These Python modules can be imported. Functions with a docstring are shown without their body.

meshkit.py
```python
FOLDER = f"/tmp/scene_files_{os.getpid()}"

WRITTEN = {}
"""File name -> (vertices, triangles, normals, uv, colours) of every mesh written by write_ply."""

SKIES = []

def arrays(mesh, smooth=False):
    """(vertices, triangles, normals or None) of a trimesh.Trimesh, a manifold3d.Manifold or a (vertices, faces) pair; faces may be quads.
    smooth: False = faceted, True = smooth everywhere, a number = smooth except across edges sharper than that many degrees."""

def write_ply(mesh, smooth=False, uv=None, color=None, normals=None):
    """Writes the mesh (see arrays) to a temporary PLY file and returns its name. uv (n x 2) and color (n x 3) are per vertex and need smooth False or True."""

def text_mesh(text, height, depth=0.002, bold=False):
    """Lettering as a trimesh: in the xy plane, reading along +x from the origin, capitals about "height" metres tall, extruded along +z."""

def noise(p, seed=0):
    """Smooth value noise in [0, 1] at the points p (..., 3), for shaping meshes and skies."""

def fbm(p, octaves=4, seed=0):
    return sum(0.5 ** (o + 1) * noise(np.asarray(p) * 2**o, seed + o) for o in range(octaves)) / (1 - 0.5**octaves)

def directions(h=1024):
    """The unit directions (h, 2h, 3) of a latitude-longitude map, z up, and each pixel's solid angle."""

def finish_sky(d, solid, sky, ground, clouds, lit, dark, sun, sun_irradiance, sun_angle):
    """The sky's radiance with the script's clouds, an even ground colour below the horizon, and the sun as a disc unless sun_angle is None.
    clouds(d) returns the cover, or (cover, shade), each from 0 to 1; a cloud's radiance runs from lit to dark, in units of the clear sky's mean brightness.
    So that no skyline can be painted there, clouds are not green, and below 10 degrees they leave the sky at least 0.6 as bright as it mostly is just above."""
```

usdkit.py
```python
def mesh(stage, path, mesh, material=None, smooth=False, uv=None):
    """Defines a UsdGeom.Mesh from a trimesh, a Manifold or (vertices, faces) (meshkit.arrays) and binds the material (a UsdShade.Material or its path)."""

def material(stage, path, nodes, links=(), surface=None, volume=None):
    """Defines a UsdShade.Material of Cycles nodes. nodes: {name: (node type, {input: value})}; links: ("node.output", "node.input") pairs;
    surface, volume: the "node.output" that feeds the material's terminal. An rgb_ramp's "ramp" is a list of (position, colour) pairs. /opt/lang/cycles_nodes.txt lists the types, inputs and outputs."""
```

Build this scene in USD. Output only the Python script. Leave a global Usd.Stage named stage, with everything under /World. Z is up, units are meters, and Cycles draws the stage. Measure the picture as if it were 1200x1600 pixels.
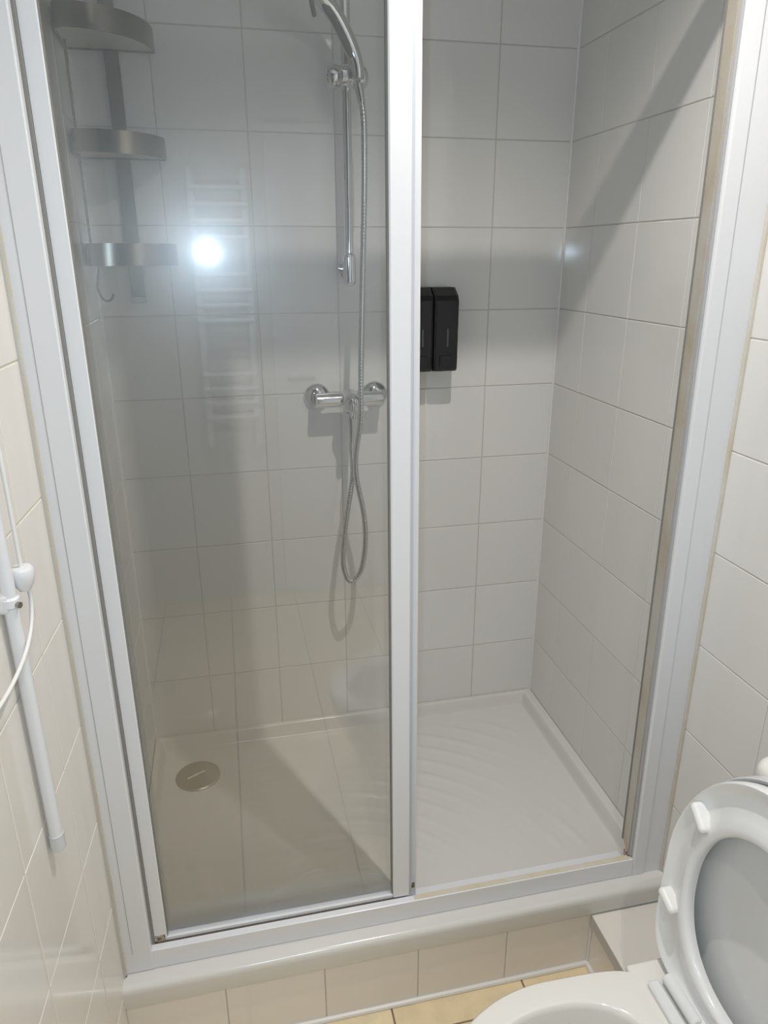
import math, random
import numpy as np, trimesh, usdkit
from pxr import Usd, UsdGeom, UsdLux, Gf, Sdf

random.seed(7)
rng = np.random.default_rng(7)
stage = Usd.Stage.CreateInMemory()
UsdGeom.SetStageUpAxis(stage, UsdGeom.Tokens.z)
UsdGeom.SetStageMetersPerUnit(stage, 1.0)
UsdGeom.Xform.Define(stage, '/World')

# ------------------------------------------------------------------ camera
CAM = np.array([0.10722, -1.85756, 1.53404])
YAW, PITCH, ROLL, FPX = 0.2168, 0.3442, -0.0024, 1122.5
cy, sy, cp, sp = math.cos(YAW), math.sin(YAW), math.cos(PITCH), math.sin(PITCH)
fwd = np.array([sy * cp, cy * cp, -sp])
r0 = np.array([cy, -sy, 0.0])
u0 = np.cross(r0, fwd)
right = math.cos(ROLL) * r0 + math.sin(ROLL) * u0
up = -math.sin(ROLL) * r0 + math.cos(ROLL) * u0
cam = UsdGeom.Camera.Define(stage, '/World/camera')
cam.AddTransformOp().Set(Gf.Matrix4d(*[*right, 0, *up, 0, *(-fwd), 0, *CAM, 1]))
cam.CreateHorizontalApertureAttr(36.0)
cam.CreateVerticalApertureAttr(48.0)
cam.CreateFocalLengthAttr(36.0 * FPX / 1200.0)
cam.CreateClippingRangeAttr(Gf.Vec2f(0.02, 50))
cam.CreateExposureAttr(0.0)

# ------------------------------------------------------------------ light
WARM = (1.0, 0.945, 0.89)
LAMPS = [(0.545, -1.00, 3.8), (0.30, -2.05, 2.0)]          # x, y, strength of each ceiling spot
CEIL = 2.42


def lamp_light(path, pos, radius, power, color):
    """a halogen spot: a small bulb with a wide soft beam pointing down"""
    d = UsdLux.SphereLight.Define(stage, path)
    d.AddTranslateOp().Set(Gf.Vec3d(*map(float, pos)))
    d.CreateRadiusAttr(radius)
    d.CreateIntensityAttr(power / (math.pi * radius * radius))
    d.CreateColorAttr(Gf.Vec3f(*color))
    sh = UsdLux.ShapingAPI.Apply(d.GetPrim())
    sh.CreateShapingConeAngleAttr(66.0)
    sh.CreateShapingConeSoftnessAttr(1.0)
    return d


# the phone's flash, a centimetre or two beside the lens
fl = UsdLux.SphereLight.Define(stage, '/World/flash_lamp')
fl.AddTranslateOp().Set(Gf.Vec3d(*map(float, CAM - 0.027 * right + 0.008 * up)))
fl.CreateRadiusAttr(0.005)
fl.CreateIntensityAttr(2.8 / (4 * math.pi * 0.005 ** 2))
fl.CreateColorAttr(Gf.Vec3f(0.62, 0.81, 1.0))

# ------------------------------------------------------------------ helpers
used = {}


def numbered(parent, name):
    k = used.get((parent, name), 0)
    used[(parent, name)] = k + 1
    return f'{parent}/{name}' + (f'_{k:03d}' if k else '')


def tag(p, label=None, cat=None, group=None, kind=None):
    p = p.GetPrim() if hasattr(p, 'GetPrim') else p
    for k, v in (('label', label), ('category', cat), ('group', group), ('kind', kind)):
        if v:
            p.SetCustomDataByKey(k, v)
    return p


def path_of(p):
    return '/World' if p is None else str((p.GetPrim() if hasattr(p, 'GetPrim') else p).GetPath())


def empty(name, **kw):
    x = UsdGeom.Xform.Define(stage, numbered('/World', name))
    return tag(x, **kw)


def obj(name, mesh, m, parent=None, smooth=False, **kw):
    if isinstance(mesh, list):
        mesh = trimesh.util.concatenate(mesh)
    p = usdkit.mesh(stage, numbered(path_of(parent), name), mesh, M[m], smooth=smooth)
    return tag(p, **kw)


def hull(pts):
    return trimesh.convex.convex_hull(np.asarray(pts, float))


def cbox(lo, hi, c=0.001):
    lo, hi = np.array(lo, float), np.array(hi, float)
    P = []
    for sx in (0, 1):
        for sy_ in (0, 1):
            for sz in (0, 1):
                s = np.array([sx, sy_, sz])
                corner = np.where(s, hi, lo)
                d = np.where(s, -c, c)
                for a in range(3):
                    q = corner + d
                    q[a] = corner[a]
                    P.append(q)
    return hull(P)


def rbox(lo, hi, r, n=5):
    """rounded box: hull of spheres at the corners"""
    lo, hi = np.array(lo, float) + r, np.array(hi, float) - r
    s = trimesh.creation.icosphere(2 if n > 3 else 1, r).vertices
    return hull(np.vstack([s + [x, y, z] for x in (lo[0], hi[0]) for y in (lo[1], hi[1]) for z in (lo[2], hi[2])]))


def skew(mesh, axis, zref, k):
    """lean a member: shift along axis in proportion to the height (frames stand a little out of plumb)"""
    v = mesh.vertices.copy()
    v[:, axis] += (v[:, 2] - zref) * k
    return trimesh.Trimesh(v, mesh.faces, process=False)


def cyl(p, q, r, n=28, r2=None, bev=0.0):
    p, q = np.array(p, float), np.array(q, float)
    L = np.linalg.norm(q - p)
    r2 = r if r2 is None else r2
    b = min(bev, L / 3)
    prof = [(0, 0), (r - b, 0), (r, b), (r2, L - b), (r2 - b, L), (0, L)] if b else [(0, 0), (r, 0), (r2, L), (0, L)]
    return lathe(prof, p, q - p, n)


def lathe(prof, origin, axis, n=32):
    """profile of (radius, height) revolved about the axis"""
    m = trimesh.creation.revolve(np.array(prof, float), sections=n)
    T = trimesh.geometry.align_vectors([0, 0, 1], np.array(axis, float) / np.linalg.norm(axis))
    T[:3, 3] = origin
    m.apply_transform(T)
    return m


def spline(pts, n):
    from scipy.interpolate import CubicSpline
    pts = np.array(pts, float)
    t = np.r_[0, np.cumsum(np.linalg.norm(np.diff(pts, axis=0), axis=1))]
    return CubicSpline(t, pts)(np.linspace(0, t[-1], n))


def tube(path, radius, n=10, flat=None):
    """tube along a path; radius a number or one per point; flat=(a,b) squashes the section"""
    P = np.array(path, float)
    R = np.broadcast_to(radius, (len(P),))
    T = np.gradient(P, axis=0)
    T /= np.linalg.norm(T, axis=1, keepdims=True)
    ref = np.array([0, 0, 1.0]) if abs(T[0][2]) < .9 else np.array([1.0, 0, 0])
    u = np.cross(T[0], ref)
    u /= np.linalg.norm(u)
    V = []
    ang = np.linspace(0, 2 * math.pi, n, endpoint=False)
    for i in range(len(P)):
        u = u - T[i] * (u @ T[i])
        u /= np.linalg.norm(u)
        w = np.cross(T[i], u)
        V.append(P[i] + R[i] * (np.cos(ang)[:, None] * u + np.sin(ang)[:, None] * w))
    V = np.vstack(V + [P[:1], P[-1:]])
    F = []
    for i in range(len(P) - 1):
        for k in range(n):
            a, b = i * n + k, i * n + (k + 1) % n
            F += [(a, b, b + n), (a, b + n, a + n)]
    e = len(P) * n
    for k in range(n):
        F += [(e, (k + 1) % n, k), (e + 1, (len(P) - 1) * n + k, (len(P) - 1) * n + (k + 1) % n)]
    return trimesh.Trimesh(V, F, process=False)


def loft(rings, close_first=False, close_last=False):
    n = len(rings[0])
    V = np.vstack(rings)
    F = []
    for i in range(len(rings) - 1):
        for k in range(n):
            a, b = i * n + k, i * n + (k + 1) % n
            F += [(a, b, b + n), (a, b + n, a + n)]
    extra = []
    if close_first:
        c = len(V) + len(extra)
        extra.append(rings[0].mean(0))
        F += [(c, (k + 1) % n, k) for k in range(n)]
    if close_last:
        c = len(V) + len(extra)
        extra.append(rings[-1].mean(0))
        o = (len(rings) - 1) * n
        F += [(c, o + k, o + (k + 1) % n) for k in range(n)]
    if extra:
        V = np.vstack([V, extra])
    m = trimesh.Trimesh(V, F, process=False)
    return m


# ------------------------------------------------------------------ materials
M = {}


def mat(name, nodes, links=(), surface='p.BSDF'):
    M[name] = usdkit.material(stage, '/World/Looks/' + name, nodes, links, surface)


def simple(name, color, rough=0.3, **kw):
    mat(name, {'p': ('principled_bsdf', {'base_color': color, 'roughness': rough, **kw})})


def wavy(name, color, rough, scale, strength, dist=0.002, **kw):
    mat(name, {'g': ('geometry', {}), 'n': ('noise_texture', {'scale': scale, 'detail': 1.0}),
               'b': ('bump', {'strength': strength, 'distance': dist}),
               'p': ('principled_bsdf', {'base_color': color, 'roughness': rough, **kw})},
        [('g.position', 'n.vector'), ('n.fac', 'b.height'), ('b.normal', 'p.normal')])


TILE = [(0.77, 0.757, 0.73), (0.78, 0.767, 0.74), (0.76, 0.747, 0.72)]
for i, c in enumerate(TILE):
    wavy(f'tile_glaze_{i}', c, 0.09, 7.0, 0.12)
PT = [(0.84, 0.80, 0.74), (0.85, 0.81, 0.75), (0.83, 0.79, 0.73)]
for i, c in enumerate(PT):
    wavy(f'cream_glaze_{i}', c, 0.12, 7.0, 0.12)
simple('grout', (0.56, 0.54, 0.50), 0.8)
simple('grout_yellow', (0.66, 0.62, 0.52), 0.8)
simple('wall_paint', (0.74, 0.73, 0.70), 0.5)
simple('ceiling_paint', (0.8, 0.79, 0.77), 0.8)
simple('frame_white', (0.79, 0.80, 0.82), 0.22)
simple('frame_channel', (0.56, 0.59, 0.64), 0.35)
simple('frame_groove', (0.45, 0.45, 0.46), 0.4)
simple('seal_dark', (0.10, 0.085, 0.07), 0.6)
simple('seal_grey', (0.26, 0.25, 0.23), 0.6)
mat('sealant', {'g': ('geometry', {}), 'n': ('noise_texture', {'scale': 9.0, 'detail': 3.0}),
                'r': ('rgb_ramp', {'ramp': [(0.35, (0.62, 0.60, 0.55)), (0.6, (0.58, 0.52, 0.42)), (0.75, (0.50, 0.42, 0.32))]}),
                'p': ('principled_bsdf', {'roughness': 0.45})},
    [('g.position', 'n.vector'), ('n.fac', 'r.fac'), ('r.color', 'p.base_color')])
mat('limescale', {'g': ('geometry', {}), 'n': ('noise_texture', {'scale': 22.0, 'detail': 4.0}),
                  'r': ('rgb_ramp', {'ramp': [(0.3, (0.70, 0.67, 0.60)), (0.7, (0.66, 0.59, 0.42))]}),
                  'p': ('principled_bsdf', {'roughness': 0.4})},
    [('g.position', 'n.vector'), ('n.fac', 'r.fac'), ('r.color', 'p.base_color')])
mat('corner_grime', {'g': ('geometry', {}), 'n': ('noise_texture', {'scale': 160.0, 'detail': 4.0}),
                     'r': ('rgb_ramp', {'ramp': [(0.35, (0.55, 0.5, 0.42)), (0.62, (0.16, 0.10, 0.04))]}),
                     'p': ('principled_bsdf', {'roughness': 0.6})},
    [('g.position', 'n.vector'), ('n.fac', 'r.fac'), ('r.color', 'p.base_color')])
simple('silicone_white', (0.78, 0.77, 0.74), 0.35)
wavy('tray_acrylic', (0.73, 0.715, 0.68), 0.16, 6.0, 0.05)
simple('chrome', (0.66, 0.67, 0.68), 0.07, metallic=1.0)
simple('chrome_hose', (0.52, 0.53, 0.53), 0.25, metallic=1.0)
simple('steel_brushed', (0.40, 0.385, 0.355), 0.26, metallic=1.0)
simple('shelf_steel', (0.22, 0.20, 0.175), 0.24, metallic=1.0)
simple('steel_dark', (0.30, 0.29, 0.27), 0.35, metallic=1.0)
simple('shelf_plastic', (0.66, 0.64, 0.56), 0.35)
simple('rubber_grey', (0.10, 0.10, 0.10), 0.6)
simple('black_plastic', (0.006, 0.006, 0.008), 0.36)
simple('black_window', (0.06, 0.06, 0.065), 0.15)
simple('porcelain', (0.83, 0.80, 0.745), 0.06)
simple('seat_plastic', (0.80, 0.80, 0.79), 0.18)
simple('lid_plastic', (0.66, 0.66, 0.65), 0.2)
simple('bumper_plastic', (0.83, 0.83, 0.80), 0.35)
simple('white_plastic', (0.80, 0.80, 0.81), 0.3)
simple('cord_white', (0.82, 0.81, 0.78), 0.6)
simple('clear_cap', (0.82, 0.83, 0.83), 0.12, transmission_weight=0.3)
FLOORC = [(0.90, 0.74, 0.48), (0.92, 0.77, 0.51)]
for i, c in enumerate(FLOORC):
    d = tuple(x * 0.84 for x in c)
    mat(f'floor_stone_{i}', {'g': ('geometry', {}), 'n': ('noise_texture', {'scale': 18.0, 'detail': 5.0, 'roughness': 0.6}),
                             'r': ('rgb_ramp', {'ramp': [(0.3, c), (0.7, d)]}),
                             'p': ('principled_bsdf', {'roughness': 0.35})},
        [('g.position', 'n.vector'), ('n.fac', 'r.fac'), ('r.color', 'p.base_color')])
simple('floor_grout', (0.27, 0.20, 0.13), 0.8)
# shower glass: see-through with a sharp reflection, and a thin film of limescale that spreads what it reflects
mat('shower_glass', {'t': ('transparent_bsdf', {'color': (0.990, 0.992, 0.989)}),
                     'g': ('glossy_bsdf', {'color': (1, 1, 1), 'roughness': 0.0}),
                     'h': ('glossy_bsdf', {'color': (1, 1, 1), 'roughness': 0.10}),
                     'v': ('glossy_bsdf', {'color': (1, 1, 1), 'roughness': 0.27}),
                     'l': ('layer_weight', {'blend': 0.5}), 'w': ('math', {'math_type': 'power', 'value2': 5.0}),
                     's': ('math', {'math_type': 'multiply_add', 'value2': 0.96, 'value3': 0.036}),
                     'm': ('mix_closure', {}), 'k': ('mix_closure', {'fac': 0.0035}), 'j': ('mix_closure', {'fac': 0.024})},
    [('l.facing', 'w.value1'), ('w.value', 's.value1'), ('s.value', 'm.fac'),
     ('t.BSDF', 'm.closure1'), ('g.BSDF', 'm.closure2'), ('m.closure', 'k.closure1'), ('h.BSDF', 'k.closure2'), ('k.closure', 'j.closure1'), ('v.BSDF', 'j.closure2')], 'j.closure')

# ------------------------------------------------------------------ the setting: tiled walls
TS, JOINT, TH = 0.2013, 0.0026, 0.006
XL, XR = -0.168, 1.0
ZROWS = [2.0 - k * TS for k in range(-3, 12)]        # joint heights


def tile_mesh(o, u, v, n, su, sv):
    """one glazed tile: a slab with a soft pillow edge, its face tipped by a hair"""
    t = TH
    e, d = 0.0011, 0.0006
    tip = rng.uniform(-0.00018, 0.00018, 3)
    P = []
    for (inset, h) in ((0, 0.0), (0, t - d), (e, t)):
        for a, b in ((inset, inset), (su - inset, inset), (su - inset, sv - inset), (inset, sv - inset)):
            hh = h + (tip[0] + tip[1] * a / 0.2 + tip[2] * b / 0.2 if h else 0)
            P.append(o + a * u + b * v + hh * n)
    F = []
    for k in range(2):
        for i in range(4):
            a, b = k * 4 + i, k * 4 + (i + 1) % 4
            F += [(a, b, b + 4), (a, b + 4, a + 4)]
    F += [(8, 9, 10), (8, 10, 11)]
    if np.dot(np.cross(u, v), n) < 0:
        F = [f[::-1] for f in F]
    return trimesh.Trimesh(np.array(P), F, process=False)


def tile_field(parent, o, u, v, n, cuts_u, cuts_v, glaze='tile_glaze_', grout='grout', ju=None):
    """tiles between the joint positions cuts_u and cuts_v (metres along u and v from o, on the plane of the finished face)"""
    o, u, v, n = (np.array(x, float) for x in (o, u, v, n))
    base = o - n * TH
    for a0, a1 in zip(cuts_u[:-1], cuts_u[1:]):
        for b0, b1 in zip(cuts_v[:-1], cuts_v[1:]):
            if a1 - a0 < 0.012 or b1 - b0 < 0.012:
                continue
            j, i = JOINT / 2, (JOINT if ju is None else ju) / 2
            obj('tile', tile_mesh(base + (a0 + i) * u + (b0 + j) * v, u, v, n, a1 - a0 - 2 * i, b1 - b0 - JOINT),
                glaze + str(rng.integers(3)), parent)
    # the bed of grout behind, its face a little below the glaze
    L, H = cuts_u[-1] - cuts_u[0], cuts_v[-1] - cuts_v[0]
    s = o + cuts_u[0] * u + cuts_v[0] * v - n * 0.0010
    P = [s + a * L * u + b * H * v - c * 0.03 * n for a in (0, 1) for b in (0, 1) for c in (0, 1)]
    obj('grout', hull(P), grout, parent)


def cuts(lo, hi, joints):
    return [lo] + [c for c in sorted(joints) if lo + 1e-4 < c < hi - 1e-4] + [hi]


RIM = 0.205
wb = empty('wall_back', kind='structure')
tile_field(wb, (0, 0, 0), (1, 0, 0), (0, 0, 1), (0, -1, 0), cuts(XL, XR, [k * 0.2 for k in range(-1, 6)]), cuts(0.19, CEIL, ZROWS))
wr = empty('wall_right', kind='structure')
YB = -2.75
tile_field(wr, (XR, 0, 0), (0, -1, 0), (0, 0, 1), (-1, 0, 0), cuts(0.0, -YB, [0.15 + 0.2 * k for k in range(15)]), cuts(0.0, CEIL, ZROWS), ju=0.0014)
wl = empty('wall_left', kind='structure')
tile_field(wl, (XL, 0, 0), (0, -1, 0), (0, 0, 1), (1, 0, 0), cuts(0.0, 0.76, [0.15 + 0.2 * k for k in range(5)]), cuts(0.19, CEIL, ZROWS))
DL = math.radians(3.1)                                 # the room's left wall runs out of square
LU = np.array([-math.sin(DL), -math.cos(DL), 0]); LN = np.array([math.cos(DL), -math.sin(DL), 0])
L0 = np.array([-0.172, -0.757, 0.0])
tile_field(wl, L0, LU, (0, 0, 1), LN, cuts(0.0, 2.0, [0.112 + 0.2 * k for k in range(10)]), cuts(0.0, CEIL, ZROWS), 'cream_glaze_', 'grout_yellow')
obj('corner_joint', tube([(XR, 0, RIM - 0.01), (XR, 0, CEIL)], 0.0045, 8), 'silicone_white', wb)
obj('corner_joint', tube([(XL, 0, RIM - 0.01), (XL, 0, CEIL)], 0.0045, 8), 'silicone_white', wb)
wf = empty('wall_front', kind='structure')
obj('plaster', cbox((-0.33, YB - 0.05, 0.0), (XR + 0.03, YB, CEIL), 0.001), 'wall_paint', wf)
dr = empty('door_1', kind='structure', label='plain white door behind the camera')
obj('leaf', cbox((0.32, YB, 0.005), (0.98, YB + 0.022, 2.02), 0.003), 'frame_white', dr)
obj('handle', [cyl((0.38, YB + 0.02, 1.03), (0.38, YB + 0.065, 1.03), 0.009, 16), cyl((0.375, YB + 0.062, 1.03), (0.49, YB + 0.062, 1.03), 0.009, 16, bev=0.002)], 'steel_brushed', dr, smooth=40)
obj('ceiling', cbox((-0.4, YB - 0.05, CEIL), (1.05, 0.05, CEIL + 0.05)), 'ceiling_paint', kind='structure')

fl_ = empty('floor', kind='structure')
FX = [0.357 + 0.299 * k for k in range(-3, 4)]
FY = [0.848 + 0.299 * k for k in range(-1, 8)]
JOINT_WAS, JOINT = JOINT, 0.0040
o = np.array([0.0, 0, 0]); cu = cuts(-0.30, XR, FX); cv = cuts(0.76, -YB, FY)
for a0, a1 in zip(cu[:-1], cu[1:]):
    for b0, b1 in zip(cv[:-1], cv[1:]):
        obj('tile', tile_mesh(np.array([a0 + .0022, -b0 - .0022, -TH]), np.array([1., 0, 0]), np.array([0, -1., 0]), np.array([0, 0, 1.]), a1 - a0 - JOINT, b1 - b0 - JOINT),
            f'floor_stone_{rng.integers(2)}', fl_)
JOINT = JOINT_WAS
obj('grout', cbox((-0.32, YB, -0.04), (XR, -0.70, -0.0025)), 'floor_grout', fl_)

# tiled plinth under the tray and the boxing-in along the right wall
PY, LIPZ = -0.78, 0.152
LEDX, LEDZ = 0.820, 0.1505
pl = empty('trim_1', kind='structure', label='row of cream tiles facing the plinth under the tray')
tile_field(pl, (0, PY, 0), (1, 0, 0), (0, 0, 1), (0, -1, 0), cuts(-0.1745, LEDX, [0.017 + 0.2002 * k for k in range(5)]), [0.0, LIPZ], 'cream_glaze_', 'grout')
bx = empty('trim_2', kind='structure', label='low tiled boxing along the right wall behind the toilet')
tile_field(bx, (LEDX, PY, 0), (0, -1, 0), (0, 0, 1), (-1, 0, 0), [0.0, 0.11, 0.31, 0.51, 0.71, 0.91], [0.0, LEDZ - 0.006], 'cream_glaze_', 'grout')
tile_field(bx, (LEDX, PY, LEDZ), (0, -1, 0), (1, 0, 0), (0, 0, 1), [0.0, 0.20, 0.40, 0.60, 0.80, 0.91], [-0.006, XR - LEDX - 0.002], 'cream_glaze_', 'grout')
# silicone in the corners of the floor
bead = [tube([(-0.172, PY - 0.002, 0.003), (LEDX, PY - 0.002, 0.003)], 0.0065, 8), tube([(LEDX - 0.002, PY, 0.003), (LEDX - 0.002, PY - 0.9, 0.003)], 0.0065, 8),
        tube([(LEDX - 0.002, PY - 0.002, 0.003), (LEDX - 0.002, PY - 0.002, LEDZ - 0.004)], 0.003, 8)]
obj('trim_3', bead, 'silicone_white', kind='structure', label='white silicone bead along the floor')

# ------------------------------------------------------------------ shower tray
TX0, TX1, TY0, TY1 = XL + 0.001, XR - 0.001, -0.787, -0.001
FLOORZ, LIPB = 0.168, 0.152
xs = np.unique(np.r_[np.linspace(TX0, TX0 + 0.05, 22), np.linspace(TX0 + 0.05, TX1 - 0.06, 190), np.linspace(TX1 - 0.06, TX1, 26)])
ys = np.unique(np.r_[np.linspace(TY0, TY0 + 0.03, 16), np.linspace(TY0 + 0.03, -0.66, 24), np.linspace(-0.66, -0.05, 110), np.linspace(-0.05, TY1, 22)])
X, Y = np.meshgrid(xs, ys, indexing='ij')


def sstep(a, b, t):
    t = np.clip((t - a) / (b - a), 0, 1)
    return t * t * (3 - 2 * t)


def basin_depth(X, Y):
    d = np.minimum.reduce([X - (TX0 + 0.012), (TX1 - 0.022) - X, -0.012 - Y, Y + 0.685])
    return sstep(0.0, 0.016, d)


inn = basin_depth(X, Y)
rr = np.hypot(X - 0.28, Y + 0.77)
fade = sstep(0.05, 0.12, np.minimum.reduce([X - TX0, TX1 - X, -Y, Y + 0.70])) * sstep(0.13, 0.22, np.hypot(X + 0.048, Y + 0.15))
swirl = np.sin(2 * math.pi * (rr + 0.02 * np.sin(5 * X + 3 * Y)) / 0.052)
relief = 0.0028 * np.maximum(swirl - 0.25, 0) / 0.75 * fade * (0.55 + 0.45 * np.sin(9 * X - 7 * Y + 1.0))
Zt = RIM - (RIM - FLOORZ) * inn + relief * (inn > 0.99)
rq = 0.015                                             # rolled front edge
k = np.clip((TY0 + rq - Y) / rq, 0, 1)
Zt = Zt - rq * (1 - np.sqrt(np.maximum(1 - k * k, 0)))
V = np.stack([X, Y, Zt], -1).reshape(-1, 3)


def to_wall(V):
    """the front lip runs on to the room's left wall"""
    V = V.copy()
    k = np.clip((TX0 + 0.05 - V[:, 0]) / 0.05, 0, 1) * (V[:, 1] < -0.757)
    V[:, 0] -= 0.0068 * k
    return V


nx, ny = len(xs), len(ys)
idx = np.arange(nx * ny).reshape(nx, ny)
F = np.vstack([np.stack([idx[:-1, :-1], idx[1:, :-1], idx[1:, 1:]], -1).reshape(-1, 3), np.stack([idx[:-1, :-1], idx[1:, 1:], idx[:-1, 1:]], -1).reshape(-1, 3)])
top = trimesh.Trimesh(V, F, process=False)
skirt = []
n0 = len(V)
lowers = np.stack([xs, np.full(nx, TY0 + 0.001), np.full(nx, LIPB + 0.004)], -1)
low2 = np.stack([xs, np.full(nx, TY0 + 0.005), np.full(nx, LIPB)], -1)
low3 = np.stack([xs, np.full(nx, PY + 0.02), np.full(nx, LIPB)], -1)
V2 = to_wall(np.vstack([V, lowers, low2, low3]))
prev = idx[:, 0]
F2 = [F]
for q in range(3):
    cur = n0 + q * nx + np.arange(nx)
    F2 += [np.stack([prev[:-1], cur[:-1], cur[1:]], -1), np.stack([prev[:-1], cur[1:], prev[1:]], -1)]
    prev = cur
tray = empty('shower_tray', label='wide white shower tray with a fan relief and a round drain', cat='shower tray')
obj('basin', trimesh.Trimesh(V2, np.vstack(F2), process=False), 'tray_acrylic', tray, smooth=50)
wc = lathe([(0, 0), (0.0605, 0), (0.0605, 0.003), (0.057, 0.006), (0.030, 0.0085), (0, 0.009)], (-0.048, -0.150, FLOORZ - 0.0005), (0, 0, 1), 48)
wco = obj('drain_cover', wc, 'steel_brushed', tray, smooth=35, label='round brushed steel drain cover')
slot = cbox((-0.026, -0.003, 0), (0.026, 0.003, 0.0012), 0.0005)
slot.apply_transform(trimesh.transformations.rotation_matrix(math.radians(28), [0, 0, 1])); slot.apply_translation((-0.052, -0.152, FLOORZ + 0.0078))
obj('finger_slot', slot, 'limescale', wco)

# ------------------------------------------------------------------ shower enclosure (frame and fixed pane) and the sliding door
HZ0, HZ1 = 2.130, 2.174                                # header rail
YF, YK = -0.752, -0.690
RZ = RIM + 0.046                                       # top of the bottom rail
enc = empty('shower_enclosure', label='white framed sliding shower enclosure with one fixed clear pane', cat='shower enclosure')
LJ = [cbox((XL - 0.003, YF, RIM + 0.0003), (-0.1165, YF + 0.018, HZ0), 0.002), cbox((XL, YF + 0.018, RIM + 0.0003), (-0.128, YK, HZ0), 0.001)]
obj('left_jamb', LJ, 'frame_white', enc)
obj('jamb_gap', cbox((-0.129, YF + 0.017, RZ), (-0.112, YF + 0.024, HZ0), 0.0005), 'seal_grey', enc)
obj('jamb_line', cbox((-0.152, YF - 0.0006, RIM + 0.05), (-0.1508, YF + 0.001, HZ0), 0.0002), 'frame_groove', enc)
lean = -0.012                                          # the right jamb stands out of plumb
RJ0 = 0.921
RJ = [skew(hull([(x, y, z) for z in (RIM + 0.0003, HZ0) for x, y in ((RJ0 + 0.004, YF + 0.004), (RJ0 + 0.006, YF), (RJ0 + 0.032, YF), (RJ0 + 0.034, YF + 0.02), (RJ0 + 0.004, YF + 0.02))]), 0, RIM, lean),
      hull([(x + (0 if x > .97 else (z - RIM) * lean), y, z) for z in (RIM + 0.0003, HZ0) for x, y in ((RJ0 + 0.033, YF + 0.003), (XR - 0.001, YF + 0.003), (XR - 0.001, YK), (RJ0 + 0.033, YK))])]
obj('right_jamb', RJ, 'frame_white', enc)
obj('jamb_seal', skew(hull([(x, y, z) for z in (RIM + 0.047, HZ0) for x, y in ((RJ0 - 0.002, YF + 0.018), (RJ0 + 0.01, YF + 0.018), (RJ0 + 0.034, YK), (RJ0 + 0.012, YK))]), 0, RIM, lean), 'sealant', enc)
obj('jamb_shadow_gap', skew(hull([(x, y, z) for z in (RIM + 0.047, HZ0) for x, y in ((RJ0 + 0.0105, YK), (RJ0 + 0.0105, YK + 0.004), (RJ0 + 0.0135, YK), (RJ0 + 0.0135, YK + 0.004))]), 0, RIM, lean), 'seal_grey', enc)
obj('jamb_groove', skew(cbox((RJ0 - 0.0006, YF + 0.0085, RIM + 0.05), (RJ0 + 0.006, YF + 0.0165, HZ0), 0.0005), 0, RIM, lean), 'frame_groove', enc)
obj('header_rail', hull([(x, y, z) for x in (XL, XR - 0.002) for y, z in ((YF, HZ0), (YF, HZ1 - 0.012), (YF + 0.01, HZ1 - 0.010), (YK, HZ0 + 0.008), (YK, HZ0))]), 'frame_white', enc)
LEDGE = RIM + 0.014                                    # the track behind the front lip
obj('bottom_rail', [hull([(x, y, z) for x in (-0.1165, RJ0 + 0.003) for y, z in ((YF + 0.002, RIM + 0.0003), (YF + 0.001, RIM + 0.004), (YF + 0.003, RZ - 0.001), (YF + 0.005, RZ), (YF + 0.017, RZ), (YF + 0.017, RIM + 0.0003))]),
                    cbox((-0.1165, YF + 0.016, RIM + 0.0003), (RJ0 + 0.003, YK, LEDGE), 0.001)], 'frame_white', enc)
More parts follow.
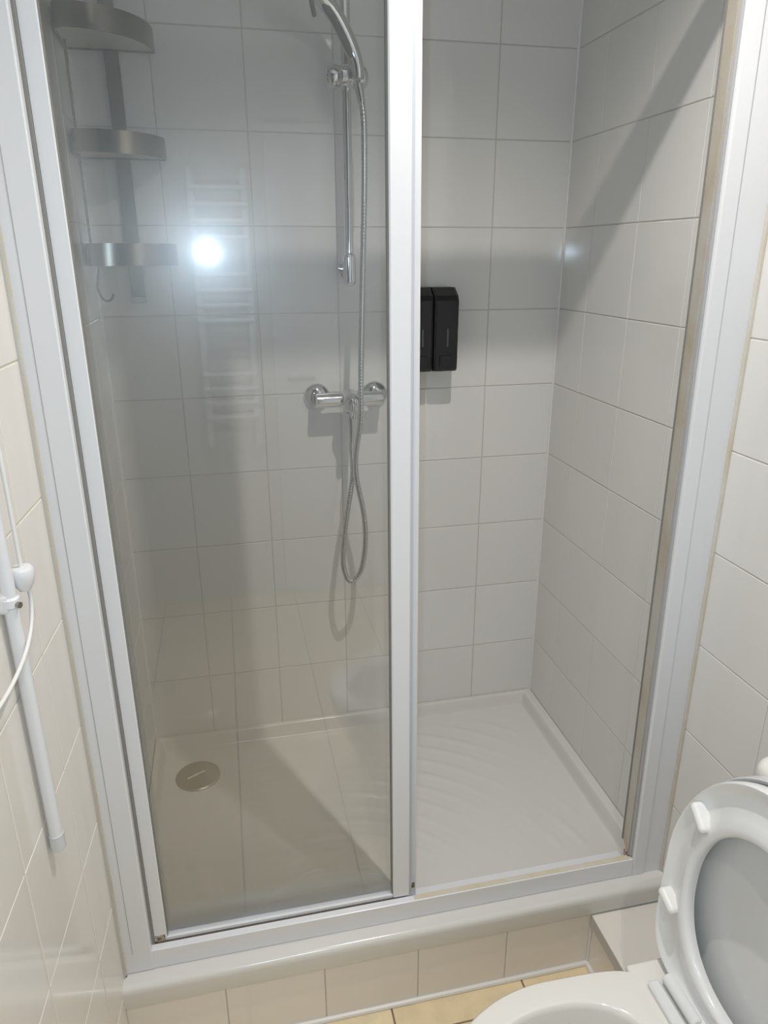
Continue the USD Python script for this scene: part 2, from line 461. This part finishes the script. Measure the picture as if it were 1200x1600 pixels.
obj('rail_top', cbox((0.4165, YF + 0.0055, RZ - 0.001), (RJ0 + 0.002, YF + 0.0172, RZ + 0.001), 0.0004), 'limescale', enc)
GY = -0.722                                            # fixed pane
PLEAN = -0.007
obj('fixed_stile', skew(cbox((-0.1125, GY - 0.009, RZ), (-0.0875, GY + 0.009, HZ0), 0.0015), 0, RIM, 0.0), 'frame_white', enc)
obj('closing_stile', skew(cbox((0.3735, GY - 0.012, RZ + 0.001), (0.4085, GY + 0.009, HZ0), 0.002), 0, RIM, PLEAN), 'frame_white', enc)
obj('stile_groove', skew(cbox((0.4080, GY - 0.003, RZ), (0.4150, GY + 0.007, HZ0), 0.0005), 0, RIM, PLEAN), 'frame_channel', enc)
obj('pane_rail', cbox((-0.0885, GY - 0.008, RZ - 0.012), (0.3735, GY + 0.006, RZ + 0.0075), 0.0012), 'frame_white', enc)
obj('bottom_seal', cbox((-0.112, YF + 0.0172, RZ - 0.006), (0.3735, GY - 0.0075, RZ - 0.0005), 0.0004), 'seal_dark', enc)
obj('side_seal', skew(cbox((0.3716, GY - 0.006, RZ + 0.006), (0.3738, GY + 0.006, HZ0), 0.0005), 0, RIM, PLEAN), 'seal_grey', enc)
obj('side_seal', cbox((-0.0878, GY - 0.0055, RZ + 0.006), (-0.0862, GY + 0.0055, HZ0), 0.0004), 'seal_grey', enc)
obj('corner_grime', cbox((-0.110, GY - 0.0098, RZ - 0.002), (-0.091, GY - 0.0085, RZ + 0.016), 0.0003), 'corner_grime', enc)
obj('fixed_pane', cbox((-0.090, GY - 0.003, RZ + 0.004), (0.3725, GY + 0.003, HZ0), 0.0003), 'shower_glass', enc)
obj('sealant', tube([(XR - 0.001, YF + 0.003, RIM + 0.001), (XR - 0.001, YF + 0.003, HZ0)], 0.0055, 10), 'sealant', enc)
obj('sealant', tube([(-0.171, YF + 0.001, RIM + 0.001), (-0.171, YF + 0.001, HZ0)], 0.005, 10), 'sealant', enc)
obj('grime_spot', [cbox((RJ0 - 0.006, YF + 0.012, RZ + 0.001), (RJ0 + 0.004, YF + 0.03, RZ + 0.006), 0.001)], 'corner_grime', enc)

DY = -0.7005
door = empty('sliding_door', label='clear sliding shower door pushed left behind the fixed pane', cat='shower door')
obj('leading_stile', skew(cbox((0.398, DY - 0.009, LEDGE + 0.002), (0.4295, DY + 0.009, HZ0 - 0.002), 0.002), 0, RIM, PLEAN), 'frame_white', door)
obj('trailing_stile', cbox((-0.120, DY - 0.009, LEDGE + 0.002), (-0.100, DY + 0.009, HZ0 - 0.002), 0.0015), 'frame_white', door)
obj('door_rail', cbox((-0.100, DY - 0.008, LEDGE + 0.002), (0.401, DY + 0.008, LEDGE + 0.016), 0.0012), 'frame_white', door)
obj('pane', cbox((-0.102, DY - 0.003, LEDGE + 0.012), (0.400, DY + 0.003, HZ0 - 0.004), 0.0003), 'shower_glass', door)
obj('roller_block', cbox((0.404, DY - 0.0096, RZ - 0.006), (0.426, DY - 0.0088, RZ + 0.008), 0.0003), 'corner_grime', door)

# ------------------------------------------------------------------ corner shelf rack
rack = empty('corner_shelf', label='three-tier steel corner shelf behind the glass', cat='shower shelf')
obj('upright', cbox((-0.092, -0.012, 1.435), (-0.062, -0.004, 2.30), 0.001), 'shelf_steel', rack)
obj('end_cap', cbox((-0.093, -0.015, 1.428), (-0.061, -0.001, 1.442), 0.001), 'steel_dark', rack)
for z in (1.50, 1.80, 2.10):
    obj('bracket', cbox((-0.088, -0.005, z), (-0.066, 0.001, z + 0.02), 0.001), 'steel_dark', rack)


def tier(z0, h, depth, x0, x1, rim_t=0.0022):
    """a corner tray: straight side on the left wall, a band curving round to the back wall, a plastic floor"""
    rc = 0.03
    pts = [(x0, -0.010), (x0, -(depth - rc))]
    for a in np.linspace(180, 270, 8)[1:]:
        pts.append((x0 + rc + rc * math.cos(math.radians(a)), -(depth - rc) + rc * math.sin(math.radians(a))))
    xa = x0 + rc
    for t in np.linspace(0, 1, 26)[1:]:
        ang = t * math.pi / 2
        pts.append((xa + (x1 - xa) * math.sin(ang) ** 1.08, -depth + (depth - 0.010) * (1 - math.cos(ang) ** 0.95)))
    pts = np.array(pts)
    d = np.gradient(pts, axis=0)
    nrm = np.stack([d[:, 1], -d[:, 0]], 1)
    nrm /= np.linalg.norm(nrm, axis=1, keepdims=True)
    inner = pts + nrm * rim_t * -1.0
    rows = []
    for P, z in ((pts, z0), (pts, z0 + h), (inner, z0 + h), (inner, z0)):
        rows.append(np.c_[P, np.full(len(P), z)])
    n = len(pts)
    Vb = np.vstack(rows)
    Fb = []
    for r in range(4):
        s = (r + 1) % 4
        for i in range(n - 1):
            Fb += [(r * n + i, r * n + i + 1, s * n + i + 1), (r * n + i, s * n + i + 1, s * n + i)]
    Fb += [(0, n, 2 * n), (0, 2 * n, 3 * n), (n - 1, 3 * n - 1, 2 * n - 1), (n - 1, 4 * n - 1, 3 * n - 1)]
    band = trimesh.Trimesh(Vb, Fb, process=False)
    trimesh.repair.fix_normals(band)
    back = cbox((x0, -0.012, z0), (x1, -0.0095, z0 + h * 0.35), 0.0005)
    t = obj('tier', [band, back], 'shelf_steel', rack, smooth=30)
    from shapely.geometry import Polygon
    pl_ = Polygon(np.vstack([pts, [(x1, -0.010)]])).buffer(-0.0015)
    pm = trimesh.creation.extrude_polygon(pl_, 0.005, engine='earcut')
    pm.apply_translation((0, 0, z0 + 0.003))
    obj('tray_floor', pm, 'shelf_plastic', t, label='cream plastic shelf floor')
    return t


tier(1.941, 0.044, 0.178, -0.163, 0.013)
tier(1.733, 0.043, 0.140, -0.163, 0.017)
tier(1.512, 0.046, 0.140, -0.163, 0.021)
wire = [(-0.157, -0.10, 2.0), (-0.157, -0.10, 1.46), (-0.156, -0.10, 1.44)]
obj('side_rod', tube(spline([(-0.158, -0.075, 2.0), (-0.158, -0.075, 1.8), (-0.158, -0.075, 1.53)], 12), 0.0028, 8), 'shelf_steel', rack, smooth=40)
obj('hook', tube(spline([(-0.156, -0.075, 1.53), (-0.155, -0.075, 1.47), (-0.150, -0.075, 1.445), (-0.138, -0.075, 1.436), (-0.128, -0.075, 1.442), (-0.124, -0.075, 1.452)], 30), 0.0026, 8), 'shelf_steel', rack, smooth=40)

# ------------------------------------------------------------------ riser rail with hand shower, mixer and hose
RXc, RYc = 0.419, -0.062
rail = empty('riser_rail', label='chrome riser rail on the back wall with a slider', cat='shower rail')
obj('rail_tube', cyl((RXc, RYc, 1.470), (RXc, RYc, 2.25), 0.0108, 28), 'chrome', rail, smooth=40)
obj('rail_foot', [rbox((RXc - 0.015, RYc - 0.016, 1.462), (RXc + 0.015, RYc + 0.016, 1.540), 0.0125), cyl((RXc, RYc, 1.50), (RXc, 0.0, 1.50), 0.0125, 24), cyl((RXc, -0.006, 1.50), (RXc, 0.001, 1.50), 0.021, 28, bev=0.002)], 'chrome', rail, smooth=40)
obj('rail_head', [cyl((RXc, RYc, 2.22), (RXc, 0.0, 2.22), 0.0125, 24), rbox((RXc - 0.015, RYc - 0.016, 2.19), (RXc + 0.015, RYc + 0.016, 2.26), 0.0125)], 'chrome', rail, smooth=40)
zs = 1.905
sl = obj('slider', [rbox((RXc - 0.021, RYc - 0.024, zs - 0.024), (RXc + 0.021, RYc + 0.022, zs + 0.024), 0.017), rbox((RXc - 0.020, RYc - 0.036, zs - 0.018), (RXc + 0.004, RYc - 0.010, zs + 0.010), 0.008)], 'chrome', rail, smooth=40)
for sgn in (-1, 1):
    m = lathe([(0, 0), (0.019, 0), (0.0240, 0.008), (0.0255, 0.018), (0.0240, 0.027), (0.017, 0.034), (0.009, 0.0365), (0, 0.037)], (RXc + sgn * 0.012, RYc - 0.002, zs - 0.002), (sgn, 0, 0), 32)
    obj('slider_knob', m, 'chrome', sl, smooth=40)

hs = empty('hand_shower', label='chrome hand shower resting in the slider of the riser rail', cat='hand shower')
hp = spline([(0.4375, -0.1045, 1.893), (0.4345, -0.105, 1.921), (0.4225, -0.108, 1.951), (0.4055, -0.114, 1.980), (0.386, -0.122, 2.006), (0.3645, -0.132, 2.026), (0.335, -0.148, 2.046)], 40)
obj('handle', tube(hp, np.interp(np.linspace(0, 1, 40), [0, .1, .35, .75, 1], [0.0125, 0.0145, 0.0165, 0.0175, 0.020]), 20), 'chrome', hs, smooth=50)
gp = hp[8:34] + np.array([-0.0075, -0.0095, -0.004])
obj('grip', tube(gp, np.interp(np.linspace(0, 1, 26), [0, .15, .8, 1], [0.004, 0.0085, 0.0095, 0.005]), 12), 'rubber_grey', hs, smooth=50)
hax = np.array([-0.35, -0.55, -0.76])
hd = lathe([(0, 0.026), (0.030, 0.022), (0.046, 0.010), (0.048, 0.0), (0.044, -0.006), (0, -0.006)], (0.306, -0.166, 2.060), -hax, 40)
head = obj('spray_head', hd, 'chrome', hs, smooth=40)
hx = -hax / np.linalg.norm(hax)
obj('spray_face', cyl(np.array([0.306, -0.166, 2.060]) - hx * 0.0055, np.array([0.306, -0.166, 2.060]) - hx * 0.009, 0.040, 36), 'rubber_grey', head)
obj('mode_lever', hull(np.vstack([trimesh.creation.icosphere(1, 0.005).vertices + p for p in ((0.333, -0.168, 2.012), (0.338, -0.166, 1.990))])), 'rubber_grey', hs, smooth=60)

mz = 1.186
mx = empty('shower_mixer', label='chrome bar mixer tap on the back wall', cat='mixer tap')
for ex in (0.338, 0.491):
    e = lathe([(0, 0.018), (0.013, 0.018), (0.020, 0.016), (0.030, 0.009), (0.0345, 0.002), (0.0345, -0.001), (0, -0.001)], (ex, 0, mz), (0, -1, 0), 40)
    eo = obj('wall_flange', e, 'chrome', mx, smooth=40)
    obj('union_nut', [lathe([(0, 0), (0.0165, 0), (0.0165, 0.030), (0, 0.030)], (ex, -0.016, mz), (0, -1, 0), 6)], 'chrome', eo)
obj('bar_body', [lathe([(0, 0), (0.014, 0), (0.018, 0.003), (0.018, 0.172), (0.014, 0.175), (0, 0.175)], (0.327, -0.058, mz), (1, 0, 0), 36),
                 cyl((0.4145, -0.050, mz + 0.004), (0.4145, -0.096, mz - 0.006), 0.0245, 36, 0.022, 0.004)], 'chrome', mx, smooth=40)
lv = obj('lever', [lathe([(0, 0.014), (0.015, 0.011), (0.0225, 0.002), (0.0245, -0.012), (0, -0.012)], (0.4145, -0.100, mz - 0.006), (0, -0.97, -0.22), 36),
                   hull(np.vstack([trimesh.creation.icosphere(2, r).vertices + p for r, p in ((0.011, (0.4135, -0.112, mz - 0.008)), (0.008, (0.4115, -0.128, mz - 0.030)))]))], 'chrome', mx, smooth=40)
obj('hose_outlet', [cyl((0.4165, -0.066, mz - 0.010), (0.4165, -0.066, mz - 0.030), 0.0125, 24, bev=0.001)], 'chrome', mx, smooth=40)

hose = empty('shower_hose', label='long flexible grey chrome hose looping below the mixer tap', cat='shower hose')
hz = [(0.4165, -0.066, mz - 0.100), (0.4152, -0.072, 1.055), (0.4145, -0.088, 1.0065), (0.4019, -0.100, 0.932), (0.3874, -0.105, 0.845), (0.3799, -0.110, 0.775), (0.3833, -0.115, 0.730), (0.3977, -0.120, 0.706), (0.4172, -0.120, 0.719),
      (0.4317, -0.120, 0.755), (0.4395, -0.120, 0.828), (0.4324, -0.118, 0.918), (0.4175, -0.118, 1.006), (0.4175, -0.122, 1.06), (0.4255, -0.140, 1.143), (0.4285, -0.142, 1.238), (0.4345, -0.130, 1.388), (0.4413, -0.120, 1.531), (0.4469, -0.115, 1.667), (0.4487, -0.112, 1.772), (0.4455, -0.110, 1.840), (0.4425, -0.106, 1.858)]
hn = 620
hpth = spline(hz, hn)
obj('hose', tube(hpth, 0.0068 + 0.0007 * np.sin(np.arange(hn) * 2.1), 10), 'chrome_hose', hose, smooth=60)
obj('hose_nut', [cyl((0.4165, -0.066, mz - 0.031), (0.4165, -0.066, mz - 0.108), 0.0155, 28, 0.0085, 0.002)], 'chrome', hose, smooth=40)
obj('hose_nut', [cyl((0.4445, -0.1075, 1.846), (0.4385, -0.1045, 1.882), 0.0085, 24, 0.0105, 0.001)], 'chrome', hose, smooth=40)


# ------------------------------------------------------------------ soap dispensers
def dispenser(x0, label):
    d = empty('soap_dispenser', label=label, cat='soap dispenser', group=None)
    w, zb, zt = 0.062, 1.2525, 1.456
    prof = [(-0.004, zb), (-0.080, zb), (-0.086, zb + 0.006), (-0.088, zt - 0.030), (-0.080, zt - 0.018), (-0.052, zt), (-0.004, zt)]
    pts = []
    for sgn in (0, 1):
        for y, z in prof:
            pts.append((x0 + (w if sgn else 0), min(y + 0.004, -0.004), z))
            pts.append((x0 + (w - 0.006 if sgn else 0.006), y, z))
    obj('body', hull(pts), 'black_plastic', d)
    obj('back_plate', cbox((x0 + 0.004, -0.0055, zb + 0.01), (x0 + w - 0.004, 0.001, zt - 0.006), 0.001), 'black_plastic', d)
    obj('level_window', cbox((x0 + w * 0.50, -0.0892, zb + 0.062), (x0 + w * 0.50 + 0.0055, -0.087, zb + 0.106), 0.0005), 'black_window', d)
    obj('push_button', cbox((x0 + 0.014, -0.090, zb + 0.012), (x0 + w - 0.014, -0.0865, zb + 0.040), 0.0015), 'black_plastic', d)
    return d


dispenser(0.628, 'black wall soap dispenser fully in view right of the centre post')
dispenser(0.563, 'black soap dispenser mostly hidden behind the white centre post')

# ------------------------------------------------------------------ toilet
YC = -1.25
HX, HZ = 0.74, 0.430
tilt = math.radians(5.0)
DU = np.array([math.sin(tilt), 0, math.cos(tilt)]); DW = np.array([-math.cos(tilt), 0, math.sin(tilt)]); DV = np.array([0, 1.0, 0])


def contour(uc, af, ab, W, nb=2.2, n=96, taper=0.0):
    th = np.linspace(0, 2 * math.pi, n, endpoint=False)
    c, s = np.cos(th), np.sin(th)
    e = np.where(c >= 0, 2.0, nb)
    cc = np.sign(c) * np.abs(c) ** (2 / e)
    ss = np.sign(s) * np.abs(s) ** (2 / e)
    u = uc + np.where(c >= 0, af, ab) * cc
    v = W * ss * (1 - taper * np.clip((uc - u) / ab, 0, 1))
    return np.c_[u, v]


def raised(c2, w):
    return np.array([HX, YC, HZ]) + c2[:, :1] * DU + c2[:, 1:2] * DV + np.broadcast_to(w, (len(c2),))[:, None] * DW


toi = empty('toilet', label='white toilet with its seat and lid raised against the cistern', cat='toilet')
# bowl: lofted contours, foot to rim to trap; local u runs from the hinge to the front (towards -x)


def level(c2, z):
    return np.c_[HX - c2[:, 0], YC + c2[:, 1], np.full(len(c2), z)]


RT = 0.415
co = lambda k, du=0.0, W=0.166, ab=0.19: contour(0.20, 0.215 * k + du, ab, W * k, 5.0, taper=0.03)
rings = [level(contour(0.16, 0.13, 0.15, 0.105, 4.0), 0.001), level(contour(0.16, 0.13, 0.15, 0.10, 4.0), 0.05), level(contour(0.17, 0.15, 0.16, 0.105, 4.0), 0.16),
         level(contour(0.19, 0.19, 0.18, 0.135, 4.5), 0.27), level(co(0.96), 0.34), level(co(1.0), 0.375), level(co(1.005), RT - 0.012), level(co(0.995), RT - 0.004), level(co(0.97), RT),
         level(contour(0.205, 0.168, 0.145, 0.127, 2.4), RT), level(contour(0.205, 0.163, 0.14, 0.1225, 2.4), RT - 0.003), level(contour(0.205, 0.160, 0.137, 0.119, 2.4), RT - 0.012), level(contour(0.205, 0.158, 0.136, 0.118, 2.4), RT - 0.04), level(contour(0.205, 0.150, 0.13, 0.112, 2.4), RT - 0.10),
         level(contour(0.20, 0.10, 0.09, 0.075, 2.2), RT - 0.19), level(contour(0.19, 0.05, 0.05, 0.04, 2.0), RT - 0.23)]
bm = loft(rings, True, True)
bm.invert()
obj('bowl', bm, 'porcelain', toi, smooth=45)
deck = rbox((0.688, YC - 0.1615, 0.28), (0.90, YC + 0.1615, RT + 0.0006), 0.006)
obj('deck', deck, 'porcelain', toi, smooth=45)
cis = rbox((0.842, -1.475, 0.405), (0.997, -1.112, 0.790), 0.045)
cs = obj('cistern', cis, 'porcelain', toi, smooth=50)
clid = rbox((0.836, -1.481, 0.775), (0.998, -1.104, 0.832), 0.026)
co_ = obj('cistern_lid', clid, 'porcelain', cs, smooth=50)

# the seat ring, its hollow underside to the room
so = contour(0.20, 0.230, 0.204, 0.192, 6.5, taper=0.07)
sh = contour(0.195, 0.148, 0.150, 0.134, 2.3)
prof = [(0.02, -0.021), (0.0, -0.012), (0.0, -0.003), (0.03, 0.0), (0.09, -0.001), (0.16, -0.006), (0.30, -0.0095), (0.50, -0.009), (0.66, -0.004), (0.82, 0.0), (0.93, -0.001), (0.99, -0.006), (1.0, -0.012), (0.97, -0.020), (0.5, -0.023), (0.02, -0.021)]
rs = [raised(so * (1 - s) + sh * s, w) for s, w in prof]
sm = loft(rs)
trimesh.repair.fix_normals(sm)
seat = obj('seat', sm, 'seat_plastic', toi, smooth=50)


def bumper(u, v, du, dv):
    """a pad lying across the ring"""
    a, b = np.array([u - du, v - dv]), np.array([u + du, v + dv])
    P = []
    s = trimesh.creation.icosphere(2, 0.0078).vertices
    for q in (a, b):
        c = np.array([HX, YC, HZ]) + q[0] * DU + q[1] * DV
        for w in (-0.008, 0.0045):
            P.append(s + c + w * DW)
    return hull(np.vstack(P))


for sg in (1, -1):
    obj('bumper', bumper(0.298, sg * 0.140, 0.009, sg * 0.012), 'bumper_plastic', seat, smooth=50)
    obj('bumper', bumper(0.116, sg * 0.158, 0.004, sg * 0.013), 'bumper_plastic', seat, smooth=50)
# the lid behind it: a shallow dish
lo_ = contour(0.20, 0.236, 0.204, 0.195, 6.5, taper=0.07)
ctr = np.array([0.2, 0.0])
lp = [(0.985, -0.052), (1.0, -0.045), (1.0, -0.026), (0.99, -0.024), (0.965, -0.026), (0.95, -0.036), (0.90, -0.040), (0.6, -0.043), (0.2, -0.044)]
lr = [raised(ctr + (lo_ - ctr) * k_, w) for k_, w in ((0.2, -0.058), (0.6, -0.057), (0.93, -0.055))] + [raised(ctr + (lo_ - ctr) * k_, w) for k_, w in lp]
lm_ = loft(lr, True, True)
trimesh.repair.fix_normals(lm_)
obj('lid', lm_, 'lid_plastic', toi, smooth=50)
for sg in (1, -1):
    hb = [cbox((0.702, YC + sg * 0.078 - 0.042, RT), (0.722, YC + sg * 0.078 + 0.042, RT + 0.012), 0.003),
          cyl((0.737, YC + sg * 0.078 - 0.040, RT + 0.012), (0.737, YC + sg * 0.078 + 0.040, RT + 0.012), 0.0105, 20, bev=0.002)]
    obj('hinge', hb, 'seat_plastic', toi, smooth=40)
obj('hinge_bar', cyl((0.748, YC - 0.10, RT + 0.011), (0.748, YC + 0.10, RT + 0.011), 0.008, 20), 'seat_plastic', toi, smooth=40)


# ------------------------------------------------------------------ white pipe with its clip, and the pull cord, on the left wall
def lw(s, off, z):
    """a point on the left wall: s metres from the jamb, off metres out"""
    return L0 + s * LU + off * LN + np.array([0, 0, z])


pipe = empty('wall_pipe', label='white vertical pipe on the left wall ending in a cap', cat='pipe')
PS, PO = 0.2225, 0.012
obj('pipe', cyl(lw(PS, PO, 0.765), lw(PS, PO, 2.40), 0.0088, 24), 'white_plastic', pipe, smooth=40)
obj('end_cap', cyl(lw(PS, PO, 0.744), lw(PS, PO, 0.772), 0.0102, 24, bev=0.002), 'clear_cap', pipe, smooth=40)
cl = obj('clip', [hull(np.vstack([cyl(lw(PS, 0.0, z), lw(PS, PO, z), 0.0105, 20).vertices for z in (1.126, 1.138)])),
                  cyl(lw(PS, PO, 1.125), lw(PS, PO, 1.139), 0.0118, 24, bev=0.002)], 'white_plastic', pipe, smooth=40)
obj('screw', cyl(lw(PS + 0.006, PO + 0.010, 1.130), lw(PS + 0.008, PO + 0.014, 1.130), 0.004, 16), 'steel_brushed', cl)

cord = empty('pull_cord', label='thin white pull cord with a knob beside the wall pipe', cat='pull cord')
KS, KO = 0.203, 0.025
obj('cord', tube([lw(KS, KO, 2.40), lw(KS, KO, 1.9), lw(KS, KO, 1.168)], 0.0028, 8), 'cord_white', cord, smooth=50)
obj('knob', lathe([(0, 0.0), (0.007, 0.0), (0.0125, 0.010), (0.0145, 0.020), (0.0145, 0.028), (0.012, 0.031), (0, 0.032)], lw(KS, KO, 1.138), (0, 0, 1), 28), 'white_plastic', cord, smooth=40)
cp_ = spline([lw(0.198, KO, 1.140), lw(0.190, KO, 1.122), lw(0.204, KO, 1.090), lw(0.261, KO, 1.064), lw(0.338, KO, 1.060), lw(0.43, KO, 1.075), lw(0.52, KO, 1.11)], 50)
obj('cord', tube(cp_, 0.0026, 8), 'cord_white', cord, smooth=50)

# ------------------------------------------------------------------ behind the camera: a towel radiator on the far wall, and the ceiling spots
tr = empty('towel_radiator', label='white ladder towel radiator on the wall behind the photographer', cat='radiator')
for x in (0.03, 0.235):
    obj('post', cyl((x, YB + 0.06, 0.75), (x, YB + 0.06, 1.85), 0.016, 20, bev=0.003), 'white_plastic', tr, smooth=40)
for z in [0.88 + 0.06 * k for k in range(4)] + [1.28 + 0.06 * k for k in range(4)] + [1.60 + 0.06 * k for k in range(4)]:
    obj('bar', cyl((0.02, YB + 0.078, z), (0.245, YB + 0.078, z), 0.010, 14, bev=0.002), 'white_plastic', tr, smooth=40)
for x in (0.03, 0.235):
    for z in (0.95, 1.65):
        obj('bracket', cyl((x, YB - 0.001, z), (x, YB + 0.06, z), 0.010, 14), 'white_plastic', tr, smooth=40)

for i, (x, y, pw) in enumerate(LAMPS):
    d = empty('ceiling_spot', label=('small white ceiling spotlight nearest the shower', 'small white ceiling spotlight behind the camera')[i], cat='ceiling light')
    ring = lathe([(0.032, 0.0), (0.034, -0.006), (0.044, -0.006), (0.046, -0.002), (0.046, 0.001), (0.032, 0.001)], (x, y, CEIL), (0, 0, 1), 36)
    obj('trim_ring', ring, 'frame_white', d, smooth=40)
    lamp_light(path_of(d) + '/lamp', (x, y, CEIL - 0.012), 0.009, pw, WARM)
